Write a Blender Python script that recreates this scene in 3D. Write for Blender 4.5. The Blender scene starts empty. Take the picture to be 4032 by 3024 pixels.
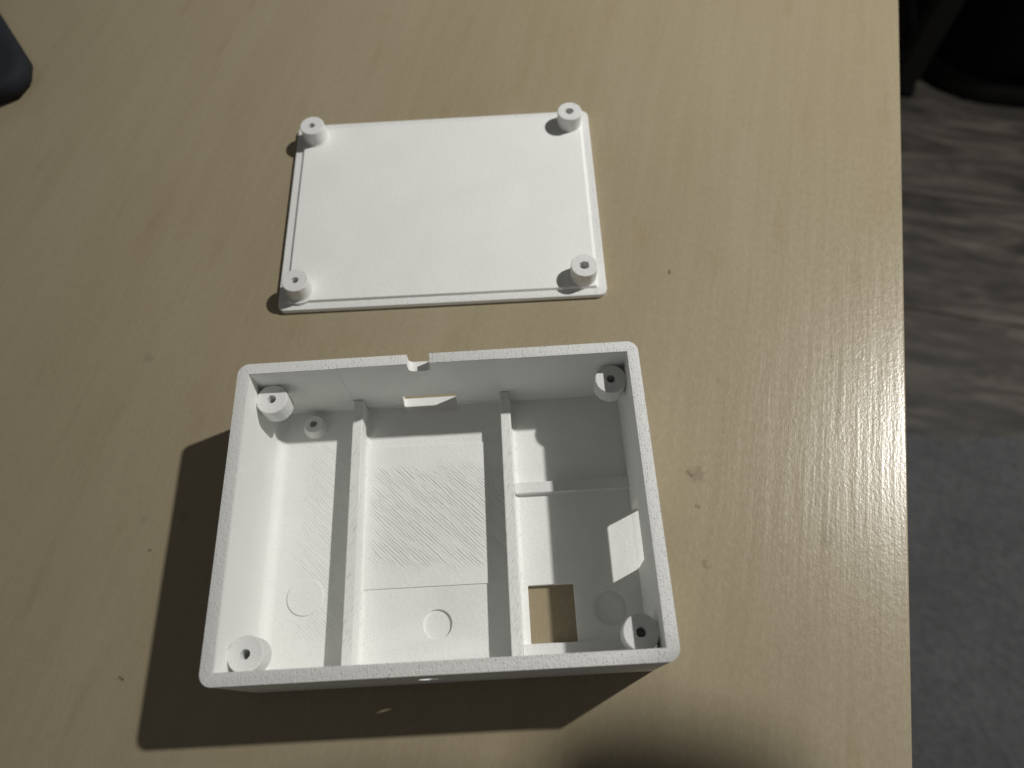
import bpy, bmesh, math, random
from mathutils import Vector, Matrix

S = bpy.context.scene
C = S.collection
MM = 0.001
TZ = 0.74                       # height of the table top above the floor
random.seed(7)

# ------------------------------------------------------------------ camera
cam = bpy.data.cameras.new('camera')
cam.sensor_fit = 'HORIZONTAL'; cam.sensor_width = 36.0
cam.lens = 25.309
cam.clip_start = 0.01; cam.clip_end = 20.0
cam.dof.use_dof = True
cam.dof.focus_distance = 0.200
cam.dof.aperture_fstop = 11.0
cam_ob = bpy.data.objects.new('camera', cam); C.objects.link(cam_ob)
RIGHT = (0.998120, -0.049147, -0.036623)
UP = (0.060113, 0.901558, 0.428462)
BACK = (0.011960, -0.429858, 0.902817)
CPOS = (22.446245, -52.754111, 205.075681)
m = Matrix((
    (RIGHT[0], UP[0], BACK[0], CPOS[0]*MM),
    (RIGHT[1], UP[1], BACK[1], CPOS[1]*MM),
    (RIGHT[2], UP[2], BACK[2], CPOS[2]*MM+TZ),
    (0, 0, 0, 1)))
cam_ob.matrix_world = m
S.camera = cam_ob

# ------------------------------------------------------------------ ambient light of the dim room
w = bpy.data.worlds.new('World'); S.world = w; w.use_nodes = True
bg = w.node_tree.nodes['Background']
bg.inputs['Color'].default_value = (1.0, 0.98, 0.94, 1); bg.inputs['Strength'].default_value = 0.078

# ------------------------------------------------------------------ the one lamp, high on the right
LDIR = Vector((0.862, 0.345, 1.0)).normalized()
LREF = Vector((0.0, 0.035, TZ+0.015))          # shadows here fall along LDIR
LTGT = Vector((0.50, 0.35, 0.30))                # where the lamp is aimed
lamp = bpy.data.lights.new('room_lamp', 'SPOT')
lamp.energy = 158.0; lamp.color = (1.0, 0.982, 0.935)
lamp.shadow_soft_size = 0.027
lamp.spot_size = math.radians(73); lamp.spot_blend = 1.0
lamp_ob = bpy.data.objects.new('room_lamp', lamp); C.objects.link(lamp_ob)
lamp_ob.location = LREF + LDIR*1.8
lamp_ob.rotation_euler = (lamp_ob.location - LTGT).to_track_quat('Z', 'Y').to_euler()

S.view_settings.view_transform = 'Standard'
S.view_settings.look = 'None'
S.view_settings.exposure = 0.0
S.view_settings.gamma = 1.0

# ------------------------------------------------------------------ node helpers
class NT:
    def __init__(s, name):
        s.m = bpy.data.materials.new(name); s.m.use_nodes = True
        s.t = s.m.node_tree; s.b = s.t.nodes['Principled BSDF']
    def n(s, kind, **kw):
        x = s.t.nodes.new(kind)
        for k, v in kw.items():
            if k.startswith('i_'):
                x.inputs[k[2:].replace('_', ' ')].default_value = v
            else: setattr(x, k, v)
        return x
    def l(s, a, b): s.t.links.new(a, b)
    def coord(s, scale=(1000, 1000, 1000), rot=(0, 0, 0), loc=(0, 0, 0)):
        if not hasattr(s, 'tc'): s.tc = s.n('ShaderNodeTexCoord')
        # first into millimetres and turned, then stretched
        a = s.n('ShaderNodeMapping'); a.inputs['Rotation'].default_value = rot; a.inputs['Scale'].default_value = (1000, 1000, 1000)
        s.l(s.tc.outputs['Object'], a.inputs['Vector'])
        b = s.n('ShaderNodeMapping'); b.inputs['Scale'].default_value = tuple(q/1000 for q in scale); b.inputs['Location'].default_value = loc
        s.l(a.outputs[0], b.inputs['Vector'])
        return b.outputs[0]
    def noise(s, vec, scale=1.0, detail=3.0, rough=0.5, dist=0.0):
        x = s.n('ShaderNodeTexNoise')
        x.inputs['Scale'].default_value = scale; x.inputs['Detail'].default_value = detail
        x.inputs['Roughness'].default_value = rough; x.inputs['Distortion'].default_value = dist
        s.l(vec, x.inputs['Vector']); return x.outputs['Fac']
    def ramp(s, fac, *stops):
        x = s.n('ShaderNodeValToRGB'); e = x.color_ramp.elements
        while len(e) < len(stops): e.new(0.5)
        for q, (pos, col) in zip(e, stops):
            q.position = pos; q.color = (col if isinstance(col, tuple) else (col, col, col)) + (1,)
        s.l(fac, x.inputs['Fac']); return x.outputs['Color']
    def math(s, op, a, b=None, c=None):
        x = s.n('ShaderNodeMath', operation=op)
        for i, v in enumerate((a, b, c)):
            if v is None: continue
            if isinstance(v, (int, float)): x.inputs[i].default_value = v
            else: s.l(v, x.inputs[i])
        return x.outputs[0]
    def mix(s, fac, a, b, mode='MIX'):
        x = s.n('ShaderNodeMix', data_type='RGBA', blend_type=mode)
        for k, v in ((0, fac), (6, a), (7, b)):
            if isinstance(v, (int, float)): x.inputs[k].default_value = v
            elif isinstance(v, tuple): x.inputs[k].default_value = v + (1,)
            else: s.l(v, x.inputs[k])
        return x.outputs[2]
    def bump(s, h, dist, strength=1.0, prev=None):
        x = s.n('ShaderNodeBump'); x.inputs['Distance'].default_value = dist; x.inputs['Strength'].default_value = strength
        s.l(h, x.inputs['Height'])
        if prev is not None: s.l(prev, x.inputs['Normal'])
        return x.outputs[0]
    def step(s, v, a, b):           # smooth 0..1 as v runs a..b
        x = s.n('ShaderNodeMapRange', interpolation_type='SMOOTHSTEP')
        x.inputs['From Min'].default_value = a; x.inputs['From Max'].default_value = b
        s.l(v, x.inputs['Value']); return x.outputs[0]

def band(s, v, a, b, soft):
    return s.math('MULTIPLY', s.step(v, a-soft, a+soft), s.math('SUBTRACT', 1.0, s.step(v, b-soft, b+soft)))

# ------------------------------------------------------------------ materials
def white_plastic(name, lines=None, lk=1.0, rim=None, scratch=False, grain=1.0):
    """white sintered plastic; lines: list of (x0,x1,y0,y1) boxes with diagonal print lines; rim: height (mm) above which the top is speckled"""
    s = NT(name)
    P = s.coord()
    sep = s.n('ShaderNodeSeparateXYZ'); s.l(P, sep.inputs[0])
    X, Y, Zc = sep.outputs
    base = (0.87, 0.875, 0.855)
    blot = s.noise(s.coord((60, 60, 60)), 1.0, 4, 0.55)
    col = s.mix(1.0, base, s.ramp(blot, (0.3, 0.955), (0.7, 1.0)), 'MULTIPLY')
    g1 = s.noise(s.coord((2600, 2600, 2600)), 1.0, 2, 0.6)
    g2 = s.noise(s.coord((900, 900, 900)), 1.0, 3, 0.6)
    col = s.mix(grain, col, s.ramp(g1, (0.30, 0.93), (0.50, 1.0)), 'MULTIPLY')
    nrm = s.bump(g2, 0.00011*grain, 1.0)
    nrm = s.bump(g1, 0.00006*grain, 1.0, nrm)
    if rim is not None:
        k = s.step(Zc, rim-0.3, rim)
        v = s.n('ShaderNodeTexVoronoi'); v.inputs['Scale'].default_value = 1.0; v.inputs['Randomness'].default_value = 0.55
        s.l(s.coord((1250, 1250, 1250)), v.inputs['Vector'])
        pit = s.ramp(v.outputs['Distance'], (0.05, 0.0), (0.30, 1.0))
        on = s.ramp(s.noise(s.coord((330, 330, 330)), 1.0, 3, 0.7), (0.30, 0.15), (0.66, 1.0))
        pm = s.math('MULTIPLY', s.math('SUBTRACT', 1.0, pit), on)
        pk = s.math('MULTIPLY', s.math('MULTIPLY', pm, k), s.math('MULTIPLY_ADD', s.step(X, -50, -30), 0.8, 0.2))
        col = s.mix(s.math('MULTIPLY', k, 0.5), col, (0.70, 0.70, 0.70))
        col = s.mix(s.math('MULTIPLY', pk, 0.55), col, (0.50, 0.495, 0.49))
        nrm = s.bump(s.math('MULTIPLY', pk, -1.0), 0.00016, 1.0, nrm)
        g3 = s.noise(s.coord((1500, 1500, 1500)), 1.0, 2, 0.7)
        nrm = s.bump(s.math('MULTIPLY', g3, k), 0.00014, 1.0, nrm)
    if scratch:
        q = s.noise(s.coord((1500, 350, 1000), rot=(0, 0, math.radians(35))), 1.0, 2, 0.6)
        col = s.mix(1.0, col, s.ramp(q, (0.30, 0.84), (0.45, 1.0)), 'MULTIPLY')
        nrm = s.bump(q, 0.0002, 1.0, nrm)
    if lines:
        msk = None
        wob = s.noise(s.coord((150, 150, 150)), 1.0, 2, 0.5)
        for (x0, x1, y0, y1, soft) in lines:
            Yw = s.math('ADD', Y, s.math('MULTIPLY', s.math('SUBTRACT', wob, 0.5), 9.0))
            Xw = s.math('ADD', X, s.math('MULTIPLY', s.math('SUBTRACT', wob, 0.5), 5.0))
            b = s.math('MULTIPLY', band(s, Xw, x0, x1, soft), band(s, Yw, y0, y1, soft))
            msk = b if msk is None else s.math('MAXIMUM', msk, b)
        if lk < 1: msk = s.math('MULTIPLY', msk, lk)
        a = math.radians(-45)
        V = s.coord((1000, 1000, 1000), rot=(0, 0, a))
        wv = s.noise(s.coord((260, 60, 50), rot=(0, 0, a)), 1.0, 3, 0.6)
        sv = s.n('ShaderNodeSeparateXYZ'); s.l(V, sv.inputs[0])
        U = s.math('ADD', sv.outputs[0], s.math('MULTIPLY', wv, 1.5))      # across the lines, wandering
        ph = s.math('FRACT', s.math('MULTIPLY', U, 1/0.80))
        gr = s.math('SUBTRACT', 1.0, s.step(s.math('ABSOLUTE', s.math('SUBTRACT', ph, 0.5)), 0.0, 0.19))
        brk = s.ramp(s.noise(s.coord((900, 105, 50), rot=(0, 0, a), loc=(9, 4, 0)), 1.0, 2, 0.6), (0.36, 0.25), (0.56, 1.0))
        gr = s.math('MULTIPLY', s.math('MULTIPLY', gr, brk), msk)
        L2 = s.noise(s.coord((1700, 330, 50), rot=(0, 0, a)), 1.0, 2, 0.6, 0.4)
        col = s.mix(s.math('MULTIPLY', gr, 0.20), col, (0.36, 0.355, 0.345))
        h = s.math('SUBTRACT', s.math('MULTIPLY', s.math('MULTIPLY', L2, 0.6), msk), s.math('MULTIPLY', gr, 0.55))
        nrm = s.bump(h, 0.00026, 1.0, nrm)
    s.l(col, s.b.inputs['Base Color'])
    s.b.inputs['Roughness'].default_value = 0.62
    s.b.inputs['Specular IOR Level'].default_value = 0.3
    s.l(nrm, s.b.inputs['Normal'])
    return s.m

M_shell = white_plastic('white plastic shell', lines=[(-43.5, -24, -29, 28, 2.5)], lk=0.55, rim=30.0)
M_pad = white_plastic('white plastic pad', lines=[(-23.0, 20, -11.5, 18.5, 2.2)])
M_white = white_plastic('white plastic')
M_rough = white_plastic('white plastic rough', rim=-99.0)
M_divider = white_plastic('white plastic scratched', scratch=True)
M_lid = white_plastic('white plastic lid', grain=0.8)

TROT = math.atan(0.2660)        # the table is turned a little against the box
def table_wood():
    s = NT('pale varnished plywood')
    P = s.coord()
    big = s.noise(s.coord((16, 5, 10)), 1.0, 4, 0.55)
    fib = s.noise(s.coord((160, 14, 100), loc=(3, 8, 0)), 1.0, 5, 0.6, 0.3)
    fine = s.noise(s.coord((800, 430, 900)), 1.0, 3, 0.6)
    flk = s.noise(s.coord((110, 32, 100), loc=(31, 2, 0)), 1.0, 3, 0.5)
    col = s.ramp(big, (0.30, (0.330, 0.274, 0.178)), (0.70, (0.364, 0.313, 0.215)))
    col = s.mix(1.0, col, s.ramp(fib, (0.30, (0.945, 0.935, 0.92)), (0.62, (1.0, 1.0, 1.0))), 'MULTIPLY')
    col = s.mix(1.0, col, s.ramp(flk, (0.20, (0.92, 0.89, 0.84)), (0.40, (1.0, 1.0, 1.0))), 'MULTIPLY')
    col = s.mix(1.0, col, s.ramp(fine, (0.28, 0.95), (0.60, 1.01)), 'MULTIPLY')
    # dirt marks lying on the wood: x, y (mm on the table), radius, darkness
    wob = s.n('ShaderNodeTexNoise'); wob.inputs['Scale'].default_value = 1.0; wob.inputs['Detail'].default_value = 4
    s.l(s.coord((420, 420, 420)), wob.inputs['Vector'])
    sc = s.n('ShaderNodeVectorMath', operation='MULTIPLY_ADD')
    s.l(wob.outputs['Color'], sc.inputs[0]); sc.inputs[1].default_value = (5, 5, 0); sc.inputs[2].default_value = (-2.5, -2.5, 0)
    ad = s.n('ShaderNodeVectorMath', operation='ADD'); s.l(P, ad.inputs[0]); s.l(sc.outputs[0], ad.inputs[1])
    for (x, y, r, k) in STAINS:
        d = s.n('ShaderNodeVectorMath', operation='DISTANCE')
        s.l(ad.outputs[0], d.inputs[0]); d.inputs[1].default_value = (x, y, 0)
        f = s.math('MULTIPLY', s.math('SUBTRACT', 1.0, s.step(d.outputs['Value'], r*0.15, r)), k)
        col = s.mix(f, col, (0.07, 0.06, 0.045))
    s.l(col, s.b.inputs['Base Color'])
    rg = s.ramp(fine, (0.3, 0.22), (0.7, 0.29))
    s.l(rg, s.b.inputs['Roughness'])
    s.b.inputs['Specular IOR Level'].default_value = 0.50
    ridg = s.noise(s.coord((330, 16, 100)), 1.0, 3, 0.55)
    grit = s.noise(s.coord((1150, 800, 1000)), 1.0, 3, 0.65)
    n = s.bump(ridg, 0.00009, 1.0)
    n = s.bump(grit, 0.000048, 1.0, n)
    s.l(n, s.b.inputs['Normal'])
    return s.m

def floor_wood():
    s = NT('grey brown laminate')
    oi = s.n('ShaderNodeObjectInfo')
    tc = s.n('ShaderNodeTexCoord')
    off = s.n('ShaderNodeVectorMath', operation='MULTIPLY_ADD')
    cmb = s.n('ShaderNodeCombineXYZ')
    s.l(oi.outputs['Random'], cmb.inputs[0]); s.l(oi.outputs['Random'], cmb.inputs[1])
    s.l(cmb.outputs[0], off.inputs[0]); off.inputs[1].default_value = (7, 13, 0); s.l(tc.outputs['Object'], off.inputs[2])
    def st(sc):
        a = s.n('ShaderNodeMapping'); a.inputs['Scale'].default_value = sc; s.l(off.outputs[0], a.inputs['Vector']); return a.outputs[0]
    g = s.noise(st((5.0, 30, 1)), 1.0, 6, 0.66, 1.3)
    k = s.noise(st((8, 16, 1)), 1.0, 4, 0.55, 0.8)
    col = s.ramp(g, (0.34, (0.012, 0.0098, 0.0078)), (0.50, (0.036, 0.0310, 0.0255)), (0.66, (0.074, 0.066, 0.056)))
    col = s.mix(1.0, col, s.ramp(k, (0.30, (0.45, 0.42, 0.40)), (0.48, (1.0, 1.0, 1.0))), 'MULTIPLY')
    tone = s.ramp(oi.outputs['Random'], (0.0, 0.85), (1.0, 1.12))
    col = s.mix(1.0, col, tone, 'MULTIPLY')
    s.l(col, s.b.inputs['Base Color']); s.b.inputs['Roughness'].default_value = 0.6
    s.b.inputs['Specular IOR Level'].default_value = 0.3
    s.l(s.bump(g, 0.0008, 0.6), s.b.inputs['Normal'])
    return s.m

def fabric(name, c0, c1, rough=0.95):
    s = NT(name)
    a = s.noise(s.coord((110, 240, 200), rot=(0, 0, math.radians(38))), 1.0, 3, 0.6)
    b = s.noise(s.coord((9, 9, 9)), 1.0, 3, 0.5)
    col = s.ramp(a, (0.3, c0), (0.7, c1))
    col = s.mix(1.0, col, s.ramp(b, (0.3, 0.88), (0.7, 1.08)), 'MULTIPLY')
    s.l(col, s.b.inputs['Base Color']); s.b.inputs['Roughness'].default_value = rough
    s.b.inputs['Specular IOR Level'].default_value = 0.1
    s.l(s.bump(a, 0.002, 0.6), s.b.inputs['Normal'])
    return s.m

def plain(name, c, rough=0.5, spec=0.4, grain=400):
    s = NT(name)
    g = s.noise(s.coord((grain, grain, grain)), 1.0, 3, 0.6)
    col = s.mix(1.0, c, s.ramp(g, (0.3, 0.85), (0.7, 1.1)), 'MULTIPLY')
    s.l(col, s.b.inputs['Base Color']); s.b.inputs['Roughness'].default_value = rough
    s.b.inputs['Specular IOR Level'].default_value = spec
    s.l(s.bump(g, 0.00008, 1.0), s.b.inputs['Normal'])
    return s.m

# where the dirt marks sit, in box millimetres, turned into the table's own frame
EX = Vector((math.cos(TROT), -math.sin(TROT))); EY = Vector((math.sin(TROT), math.cos(TROT)))
EDGE = Vector((132.0, 2.5))                    # a point of the table's right edge
def to_table(x, y):
    d = Vector((x, y)) - EDGE; return d.dot(EX), d.dot(EY)
STAINS = [to_table(x, y) + (r, k) for (x, y, r, k) in [
    (72.4, 11.8, 3.8, 0.30), (71.2, 12.2, 1.1, 0.45), (75.0, 83.2, 0.9, 0.8), (-87.5, -1.5, 0.9, 0.7), (-89.8, -35.8, 0.9, 0.7),
    (71.5, 2.0, 1.0, 0.45), (70.8, -14.5, 1.5, 0.25), (84.0, 42.0, 1.8, 0.15), (106.0, -9.0, 2.4, 0.22), (121, 48, 1.0, 0.6),
    (-99, 62, 2.6, 0.18), (-79, 8, 3.0, 0.16), (-91, 8, 2.0, 0.14)]]
M_table = table_wood()
M_floor = floor_wood()
M_rug = fabric('dark grey woven fabric', (0.052, 0.052, 0.054), (0.086, 0.086, 0.089))
M_black = fabric('black fabric', (0.004, 0.004, 0.0045), (0.009, 0.009, 0.010))
M_navy = plain('dark navy rubber', (0.016, 0.019, 0.025), 0.75, 0.25)
M_metal = plain('black painted metal', (0.010, 0.010, 0.009), 0.5, 0.3)
M_legs = plain('pale wood leg', (0.36, 0.28, 0.17), 0.5, 0.4)

# ------------------------------------------------------------------ mesh helpers (millimetres in, metres out)
def rrect(x0, x1, y0, y1, r, n=8):
    if r <= 0: return [(x0, y0), (x1, y0), (x1, y1), (x0, y1)]
    pts = []
    for (cx, cy, a0) in ((x1-r, y0+r, -90), (x1-r, y1-r, 0), (x0+r, y1-r, 90), (x0+r, y0+r, 180)):
        for i in range(n+1):
            a = math.radians(a0 + 90*i/n); pts.append((cx+r*math.cos(a), cy+r*math.sin(a)))
    return pts
def prism(bm, pts, z0, z1, axis='Z'):
    """closed prism of the outline pts; axis tells which way it is drawn out"""
    def P(a, b, c):
        v = {'Z': (a, b, c), 'Y': (a, c, b), 'X': (c, a, b)}[axis]; return Vector(v)*MM
    lo = [bm.verts.new(P(x, y, z0)) for x, y in pts]; hi = [bm.verts.new(P(x, y, z1)) for x, y in pts]
    bm.faces.new(lo); bm.faces.new(hi); n = len(pts)
    for i in range(n):
        bm.faces.new((lo[i], lo[(i+1) % n], hi[(i+1) % n], hi[i]))
def circle(cx, cy, r, n=40, jit=0.0, rnd=random):
    return [(cx+(r*(1+rnd.uniform(-jit, jit)))*math.cos(2*math.pi*i/n), cy+(r*(1+rnd.uniform(-jit, jit)))*math.sin(2*math.pi*i/n)) for i in range(n)]
def mesh_of(name, bm):
    bmesh.ops.recalc_face_normals(bm, faces=bm.faces[:])
    me = bpy.data.meshes.new(name); bm.to_mesh(me); bm.free(); return me
def link(name, me, mat, parent=None):
    o = bpy.data.objects.new(name, me); C.objects.link(o)
    if mat: me.materials.clear(); me.materials.append(mat)
    if parent: o.parent = parent
    return o
def apply(o, *mods):
    """run the modifiers on o and keep the result as its mesh"""
    for kind, kw in mods:
        md = o.modifiers.new(kind, kind)
        for k, v in kw.items(): setattr(md, k, v)
    dg = bpy.context.evaluated_depsgraph_get(); dg.update()
    me = bpy.data.meshes.new_from_object(o.evaluated_get(dg))
    o.modifiers.clear(); old = o.data; mats = list(old.materials); o.data = me
    me.materials.clear()
    for q in mats: me.materials.append(q)
    bpy.data.meshes.remove(old); return o
BEV = ('BEVEL', dict(width=0.00025, segments=2, limit_method='ANGLE', angle_limit=math.radians(40), use_clamp_overlap=True))
def bev(w, seg=2, ang=40):
    return ('BEVEL', dict(width=w*MM, segments=seg, limit_method='ANGLE', angle_limit=math.radians(ang), use_clamp_overlap=True))
def cut(o, fn):
    """take the solid made by fn(bm) out of o"""
    bm = bmesh.new(); fn(bm); t = link('cutter', mesh_of('cutter', bm), None, o.parent)
    apply(o, ('BOOLEAN', dict(object=t, operation='DIFFERENCE', solver='EXACT')))
    me = t.data; bpy.data.objects.remove(t); bpy.data.meshes.remove(me)
def smooth(o, ang=20):
    for f in o.data.polygons: f.use_smooth = True
    o.data.set_sharp_from_angle(angle=math.radians(ang)); return o
def thing(name, label, cat, loc, rotz=0.0, group=None):
    o = bpy.data.objects.new(name, None); C.objects.link(o); o.empty_display_size = 0.02
    o.location = loc; o.rotation_euler = (0, 0, rotz); o['label'] = label; o['category'] = cat
    if group: o['group'] = group
    return o
def solid(name, pts, z0, z1, mat, parent, bevel=0.3, axis='Z'):
    bm = bmesh.new(); prism(bm, pts, z0, z1, axis)
    o = link(name, mesh_of(name, bm), mat, parent)
    if bevel: apply(o, bev(bevel))
    return smooth(o)
def tube(name, cx, cy, r, rin, z0, z1, mat, parent, rough=0.0, bevel=0.25, r0=None, seed=1, flare=None):
    """upright round post with a bore; r0: other radius at the foot"""
    rnd = random.Random(seed); N = 48; bm = bmesh.new()
    jin = [1+rnd.uniform(-rough, rough) for _ in range(N)]
    r0 = r if r0 is None else r0
    prof = [(rin, z1, 1), (r-bevel, z1, 0), (r-bevel*0.3, z1-bevel*0.3, 0), (r, z1-bevel, 0), (r0, z0, 0), (0.05, z0, 0), (0.05, z0+0.8, 0), (rin, z0+0.8, 1)]
    if flare: prof[4:5] = [(r+flare[1]*(1-math.sin(a)), flare[0]+flare[1]*(1-math.cos(a)), 0) for a in [math.pi/2-i*math.pi/8 for i in range(5)]] + [(r+flare[1], z0, 0)]
    rings = [[bm.verts.new(Vector((cx+q*(jin[i] if j else 1)*math.cos(2*math.pi*i/N), cy+q*(jin[i] if j else 1)*math.sin(2*math.pi*i/N), z))*MM) for i in range(N)] for q, z, j in prof]
    for a in range(len(rings)):
        A, B = rings[a], rings[(a+1) % len(rings)]
        for i in range(N): bm.faces.new((A[i], A[(i+1) % N], B[(i+1) % N], B[i]))
    return smooth(link(name, mesh_of(name, bm), mat, parent))

# ------------------------------------------------------------------ floor: planks, rug, dark things on it
floor = thing('floor', 'grey brown plank floor', 'floor', (EDGE.x*MM, EDGE.y*MM, 0), -TROT)
del floor['category']; del floor['label']; bpy.data.objects.remove(floor)
bm = bmesh.new(); prism(bm, [(-1600, -1700), (2600, -1700), (2600, 2300), (-1600, 2300)], -30, -9.0)
floor = link('floor', mesh_of('floor', bm), plain('dark subfloor', (0.015, 0.014, 0.012), 0.8, 0.2))
floor['kind'] = 'structure'
floor.location = (EDGE.x*MM, EDGE.y*MM, 0); floor.rotation_euler = (0, 0, -TROT)
PW, PL = 223.6, 1290.0
p0 = Vector((593.6, 486.5)) - EDGE; SEAM = p0.dot(EY)      # one seam of the floor, across the planks
bm = bmesh.new(); prism(bm, [(0.6, 0.6), (PL-0.6, 0.6), (PL-0.6, PW-0.6), (0.6, PW-0.6)], -8.9, 0)
plank_ob = link('plank', mesh_of('plank', bm), M_floor, floor); apply(plank_ob, bev(1.2, 1)); plank_me = plank_ob.data
first = True
for r in range(-9, 8):
    sh = (r*437) % PL
    for c in range(-2, 3):
        x = c*PL - sh + 120; y = SEAM + r*PW
        if x + PL < -1500 or x > 2500 or y < -1690 or y + PW > 2300: continue
        o = plank_ob if first else plank_ob.copy()
        if not first: C.objects.link(o)
        o.parent = floor; o.location = (x*MM, y*MM, 0); first = False

# ------------------------------------------------------------------ table
table = thing('table', 'pale varnished plywood table carrying the open white box and its lid', 'table', (EDGE.x*MM, EDGE.y*MM, 0), -TROT)
TT = 18.0
bm = bmesh.new(); prism(bm, rrect(-1250, 0, -330, 420, 3, 4), -TT, 0)
top = link('tabletop', mesh_of('tabletop', bm), M_table, table); apply(top, bev(0.5, 2)); smooth(top)
top.location = (0, 0, TZ)
for (lx, ly) in ((-70, -270), (-70, 360), (-1180, -270), (-1180, 360)):
    bm = bmesh.new(); prism(bm, rrect(lx-25, lx+25, ly-25, ly+25, 4, 3), 0.0, TZ*1000-TT)
    link('leg', mesh_of('leg', bm), M_legs, table)

# ------------------------------------------------------------------ the open box
W2, D2, H, T, ZF = 55.0, 41.25, 30.5, 3.06, 1.8
XI, YI = W2-T, D2-T
box = thing('enclosure_box', 'open white 3D printed plastic box with three compartments standing nearest on the pale table', 'box', (0, 0, TZ))
bm = bmesh.new(); prism(bm, rrect(-W2, W2, -D2, D2, 3.1, 10), 0.0, H)
shell = link('shell', mesh_of('shell', bm), M_shell, box)
FR = 3.2                                                                   # soft fillet at the foot of the left wall
cut(shell, lambda b: prism(b, [(XI, H+5), (-XI, H+5)] + [(-XI+FR-FR*math.cos(i*math.pi/16), ZF+FR-FR*math.sin(i*math.pi/16)) for i in range(9)] + [(XI, ZF)], -YI, YI, 'Y'))
cut(shell, lambda b: prism(b, [(-28.0, ZF+1), (17.0, ZF+1), (17.0, H+5), (-28.0, H+5)], YI-1, YI+0.13, 'Y'))  # back wall a little thinner in the middle
def u_notch(b):
    r, x0, x1, z0 = 1.5, -8.45, -2.2, 25.9
    pts = [(x1, H+4), (x0, H+4)] + [(x0+r-r*math.cos(a), z0+r-r*math.sin(a)) for a in [i*math.pi/16 for i in range(9)]] \
        + [(x1-r+r*math.sin(a), z0+r-r*math.cos(a)) for a in [i*math.pi/16 for i in range(9)]]
    prism(b, pts, YI-2, D2+2, 'Y')
cut(shell, u_notch)                                                        # cable notch in the back rim
cut(shell, lambda b: prism(b, rrect(-13.8, 2.6, 1.5, 9.6, 0.5, 3), YI-2, D2+2, 'Y'))    # slot low in the back wall
cut(shell, lambda b: prism(b, rrect(-14.9, 2.0, ZF+0.03, 14.4, 0.5, 3), XI-2, W2+2, 'X'))    # window in the right wall
cut(shell, lambda b: prism(b, circle(-1.7, 18.3, 5.5, 48), -D2+1.3, -YI+2, 'Y'))         # pocket behind the round hole
cut(shell, lambda b: prism(b, circle(-4.2, 16.4, 2.6, 40), -D2-2, -YI+2, 'Y'))          # round hole in the front wall
cut(shell, lambda b: prism(b, rrect(21.1, 33.65, -33.0, -17.72, 0.3, 2), -2, ZF+2))     # square hole in the floor
cut(shell, lambda b: prism(b, circle(-3.9, -26.6, 3.95, 48), ZF-0.75, ZF+2))            # round recesses in the floor
cut(shell, lambda b: prism(b, circle(43.0, -24.9, 4.55, 48), ZF-1.3, ZF+2))
apply(shell, bev(0.32, 3, 50)); smooth(shell)

for x0 in (-27.95, 15.95):                                                  # dividers, with a small fillet along the right foot
    q = 1.5; x1 = x0+2.95
    prof = [(x0, ZF-0.6), (x1+q, ZF-0.6), (x1+q, ZF+0.03)] + [(x1+q-q*math.sin(a), ZF+0.03+q-q*math.cos(a)) for a in [i*math.pi/16 for i in range(1, 9)]] + [(x1, 9.3), (x0, 9.3)]
    solid('divider', prof, -YI+0.002, YI-0.002, M_divider, box, 0.3, 'Y')
solid('rib', [(18.905, 7.95), (XI+0.5, 7.95), (XI+0.5, 11.3), (18.905, 11.3)], ZF-0.6, 3.75, M_rough, box, 0.25)
solid('rib', [(18.905, -YI-0.5), (XI+0.5, -YI-0.5), (XI+0.5, -33.25), (18.905, -33.25)], ZF-0.6, 3.85, M_rough, box, 0.25)
solid('raised_pad', [(-25.05, -16.5), (15.9, -16.5), (15.9, 25.2), (-25.05, 25.2)], ZF-0.6, ZF+0.42, M_pad, box, 0.12)
solid('raised_disc', circle(-40.6, -17.5, 5.0, 56), ZF-0.6, ZF+0.45, M_white, box, 0.12)
tube('standoff', -41.1, 33.3, 2.9, 1.15, ZF-0.3, 4.6, M_white, box, 0.04, 0.3, r0=3.9, seed=3)
k = 0
for sx in (-1, 1):
    for sy in (-1, 1):
        k += 1
        tube('screw_boss', sx*47.7, sy*33.75, 4.4, 1.22, 17.0, 23.0, M_rough, box, 0.06, 0.25, seed=k)

# ------------------------------------------------------------------ the lid, lying upside down
LX, LY, LR = -1.578, 116.430, -0.01207
lid = thing('box_lid', 'flat white 3D printed lid with four short corner posts lying behind the open box', 'lid', (LX*MM, LY*MM, TZ), LR)
solid('plate', rrect(-W2, W2, -D2+0.1, D2-0.1, 2.7, 9), 0.0, 2.0, white_plastic('white plastic lid edge', rim=1.7), lid, 0.35)
bm = bmesh.new()                                                            # panel with sloping sides
lo = [bm.verts.new(Vector((x, y, 1.9))*MM) for x, y in rrect(-52.45, 52.45, -38.55, 38.55, 0.9, 3)]
hi = [bm.verts.new(Vector((x, y, 3.05))*MM) for x, y in rrect(-51.5, 51.4, -38.2, 37.8, 0.5, 3)]
bm.faces.new(lo); bm.faces.new(hi)
for i in range(len(lo)): bm.faces.new((lo[i], lo[(i+1) % len(lo)], hi[(i+1) % len(lo)], hi[i]))
panel = link('raised_panel', mesh_of('raised_panel', bm), M_lid, lid); apply(panel, bev(0.15, 1)); smooth(panel)
for i, (sx, sy) in enumerate(((-1, -1), (1, -1), (-1, 1), (1, 1))):
    tube('screw_post', sx*47.5, sy*33.95, 4.4, (1.2, 1.55, 1.15, 1.5)[i], 1.6, 9.0, M_rough, lid, 0.10, 0.3, seed=20+i, flare=(3.05, 0.9) if sx < 0 else None)

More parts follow.
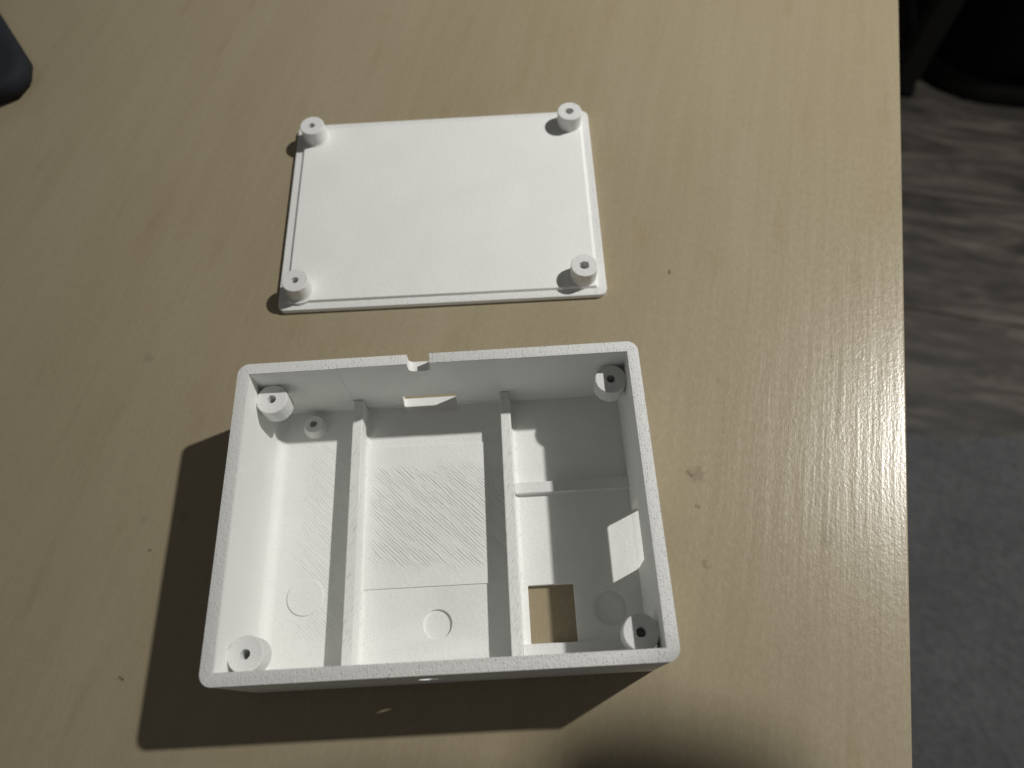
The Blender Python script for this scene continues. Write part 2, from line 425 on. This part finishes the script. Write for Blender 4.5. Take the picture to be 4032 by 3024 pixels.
# ------------------------------------------------------------------ dark rounded case at the left edge of the picture
case = thing('case', 'dark navy rounded object on the table, cut off by the left edge of the picture', 'case', (-0.2015, 0.205, TZ))
pts = [(-171, 199.5), (-169.6, 192), (-172.4, 184.6), (-179, 181), (-196, 176.5), (-226, 173), (-248, 184), (-258, 208), (-255, 238), (-240, 260), (-221, 262), (-205, 250), (-190, 228)]
bm = bmesh.new(); prism(bm, [(x+205, y-205) for x, y in pts], 0.3, 10.0)
body = link('body', mesh_of('body', bm), M_navy, case); apply(body, ('BEVEL', dict(width=0.0045, segments=4, limit_method='ANGLE', angle_limit=math.radians(50))))
smooth(body, 60)

# ------------------------------------------------------------------ rug, black bag and leg on the floor
rug = thing('rug', 'dark grey woven rug on the plank floor beside the table', 'rug', (0.62, -0.10, 0.0))
bm = bmesh.new(); prism(bm, [(-520, -900), (900, -900)] + [(900-20*i, 372+3.0*math.sin(i*0.9)+random.uniform(-3, 3)) for i in range(72)], 0.2, 7.0)
pile = link('pile', mesh_of('pile', bm), M_rug, rug); apply(pile, bev(3, 2)); pile.rotation_euler = (0, 0, math.radians(-5))

bag = thing('bag', 'black bag with rounded corner standing on the plank floor at the upper right', 'bag', (0.955, 1.03, 0.0), math.radians(-14))
bm = bmesh.new(); prism(bm, rrect(-200, 260, -180, 260, 140, 12), 45, 420)
pouch = link('pouch', mesh_of('pouch', bm), M_black, bag); apply(pouch, bev(25, 4, 50)); smooth(pouch, 60)
bm = bmesh.new(); prism(bm, rrect(-196, 256, -176, 256, 136, 12), 0.3, 44.7)
base = link('base', mesh_of('base', bm), M_metal, bag); apply(base, bev(10, 3, 50)); smooth(base, 60)
post = thing('furniture_leg', 'slim black furniture leg standing on the floor in front of the black bag', 'leg', (0.715, 0.925, 0.0), math.radians(-14))
bm = bmesh.new(); prism(bm, rrect(-20, 20, -15, 15, 5, 4), 0.3, 640)
link('bar', mesh_of('bar', bm), M_metal, post)
bm = bmesh.new(); prism(bm, rrect(-24, 24, -19, 19, 6, 4), 0.2, 14)
link('foot', mesh_of('foot', bm), M_black, post)

# ------------------------------------------------------------------ the photographer's forearm and hand (their soft shadow falls along the bottom edge)
person = thing('person', 'hand and dark sleeve of the photographer, shading the bottom edge of the table', 'person', (0.668, 0.0025, TZ+0.330))
O = Vector((600, -80, 180))
V = []; EDG = []; RAD = []
def joint(p, r, prev=None):
    V.append((Vector(p)-O)*MM); RAD.append(r*MM)
    if prev is not None: EDG.append((prev, len(V)-1))
    return len(V)-1
wr = joint((328, -24, 230), 21)
pm = joint((292, -20, 235), 24, wr)
for K, P1, P2, P3, r in (((258, 4, 240), (236, 5, 243), (229, 3, 230), (238, 0, 221), 8.8),
                         ((254, -13, 242), (230, -13, 245), (223, -13, 231), (232, -14, 221), 9.2),
                         ((255, -31, 242), (232, -32, 244), (225, -31, 231), (234, -31, 222), 8.8),
                         ((260, -47, 238), (242, -50, 239), (236, -49, 229), (243, -48, 222), 7.8)):
    a = joint(K, r+2.0, pm); a = joint(P1, r, a); a = joint(P2, r*0.92, a); joint(P3, r*0.8, a)
a = joint((298, -4, 222), 13, pm); a = joint((276, 2, 212), 10.5, a); joint((254, 2, 208), 8.5, a)
a = joint((380, -52, 222), 23, wr); joint((430, -72, 212), 27, a)
me = bpy.data.meshes.new('hand'); me.from_pydata(V, EDG, [])
hand = link('hand', me, plain('skin', (0.46, 0.28, 0.20), 0.5, 0.35, 900), person)
md = hand.modifiers.new('skin', 'SKIN')
for v, r in zip(me.skin_vertices[0].data, RAD): v.radius = (r, r)
me.skin_vertices[0].data[0].use_root = True
apply(hand, ('SUBSURF', dict(levels=2, render_levels=2))); smooth(hand, 180)
bm = bmesh.new(); A, B = Vector((385, -34, 221))-O, Vector((640, -40, 172))-O
ax = (B-A).normalized(); u = ax.orthogonal().normalized(); v = ax.cross(u); N = 28; rings = []
for k in range(14):
    t = k/13; r = 30 + 14*t + 0.9*math.sin(k*2.1)
    rings.append([bm.verts.new((A+(B-A)*t + (u*math.cos(2*math.pi*i/N)+v*math.sin(2*math.pi*i/N))*(r+0.8*math.sin(3*i+k)))*MM) for i in range(N)])
for q in range(13):
    for i in range(N): bm.faces.new((rings[q][i], rings[q][(i+1) % N], rings[q+1][(i+1) % N], rings[q+1][i]))
bm.faces.new(rings[0]); bm.faces.new(rings[-1])
smooth(link('sleeve', mesh_of('sleeve', bm), M_rug, person), 60)
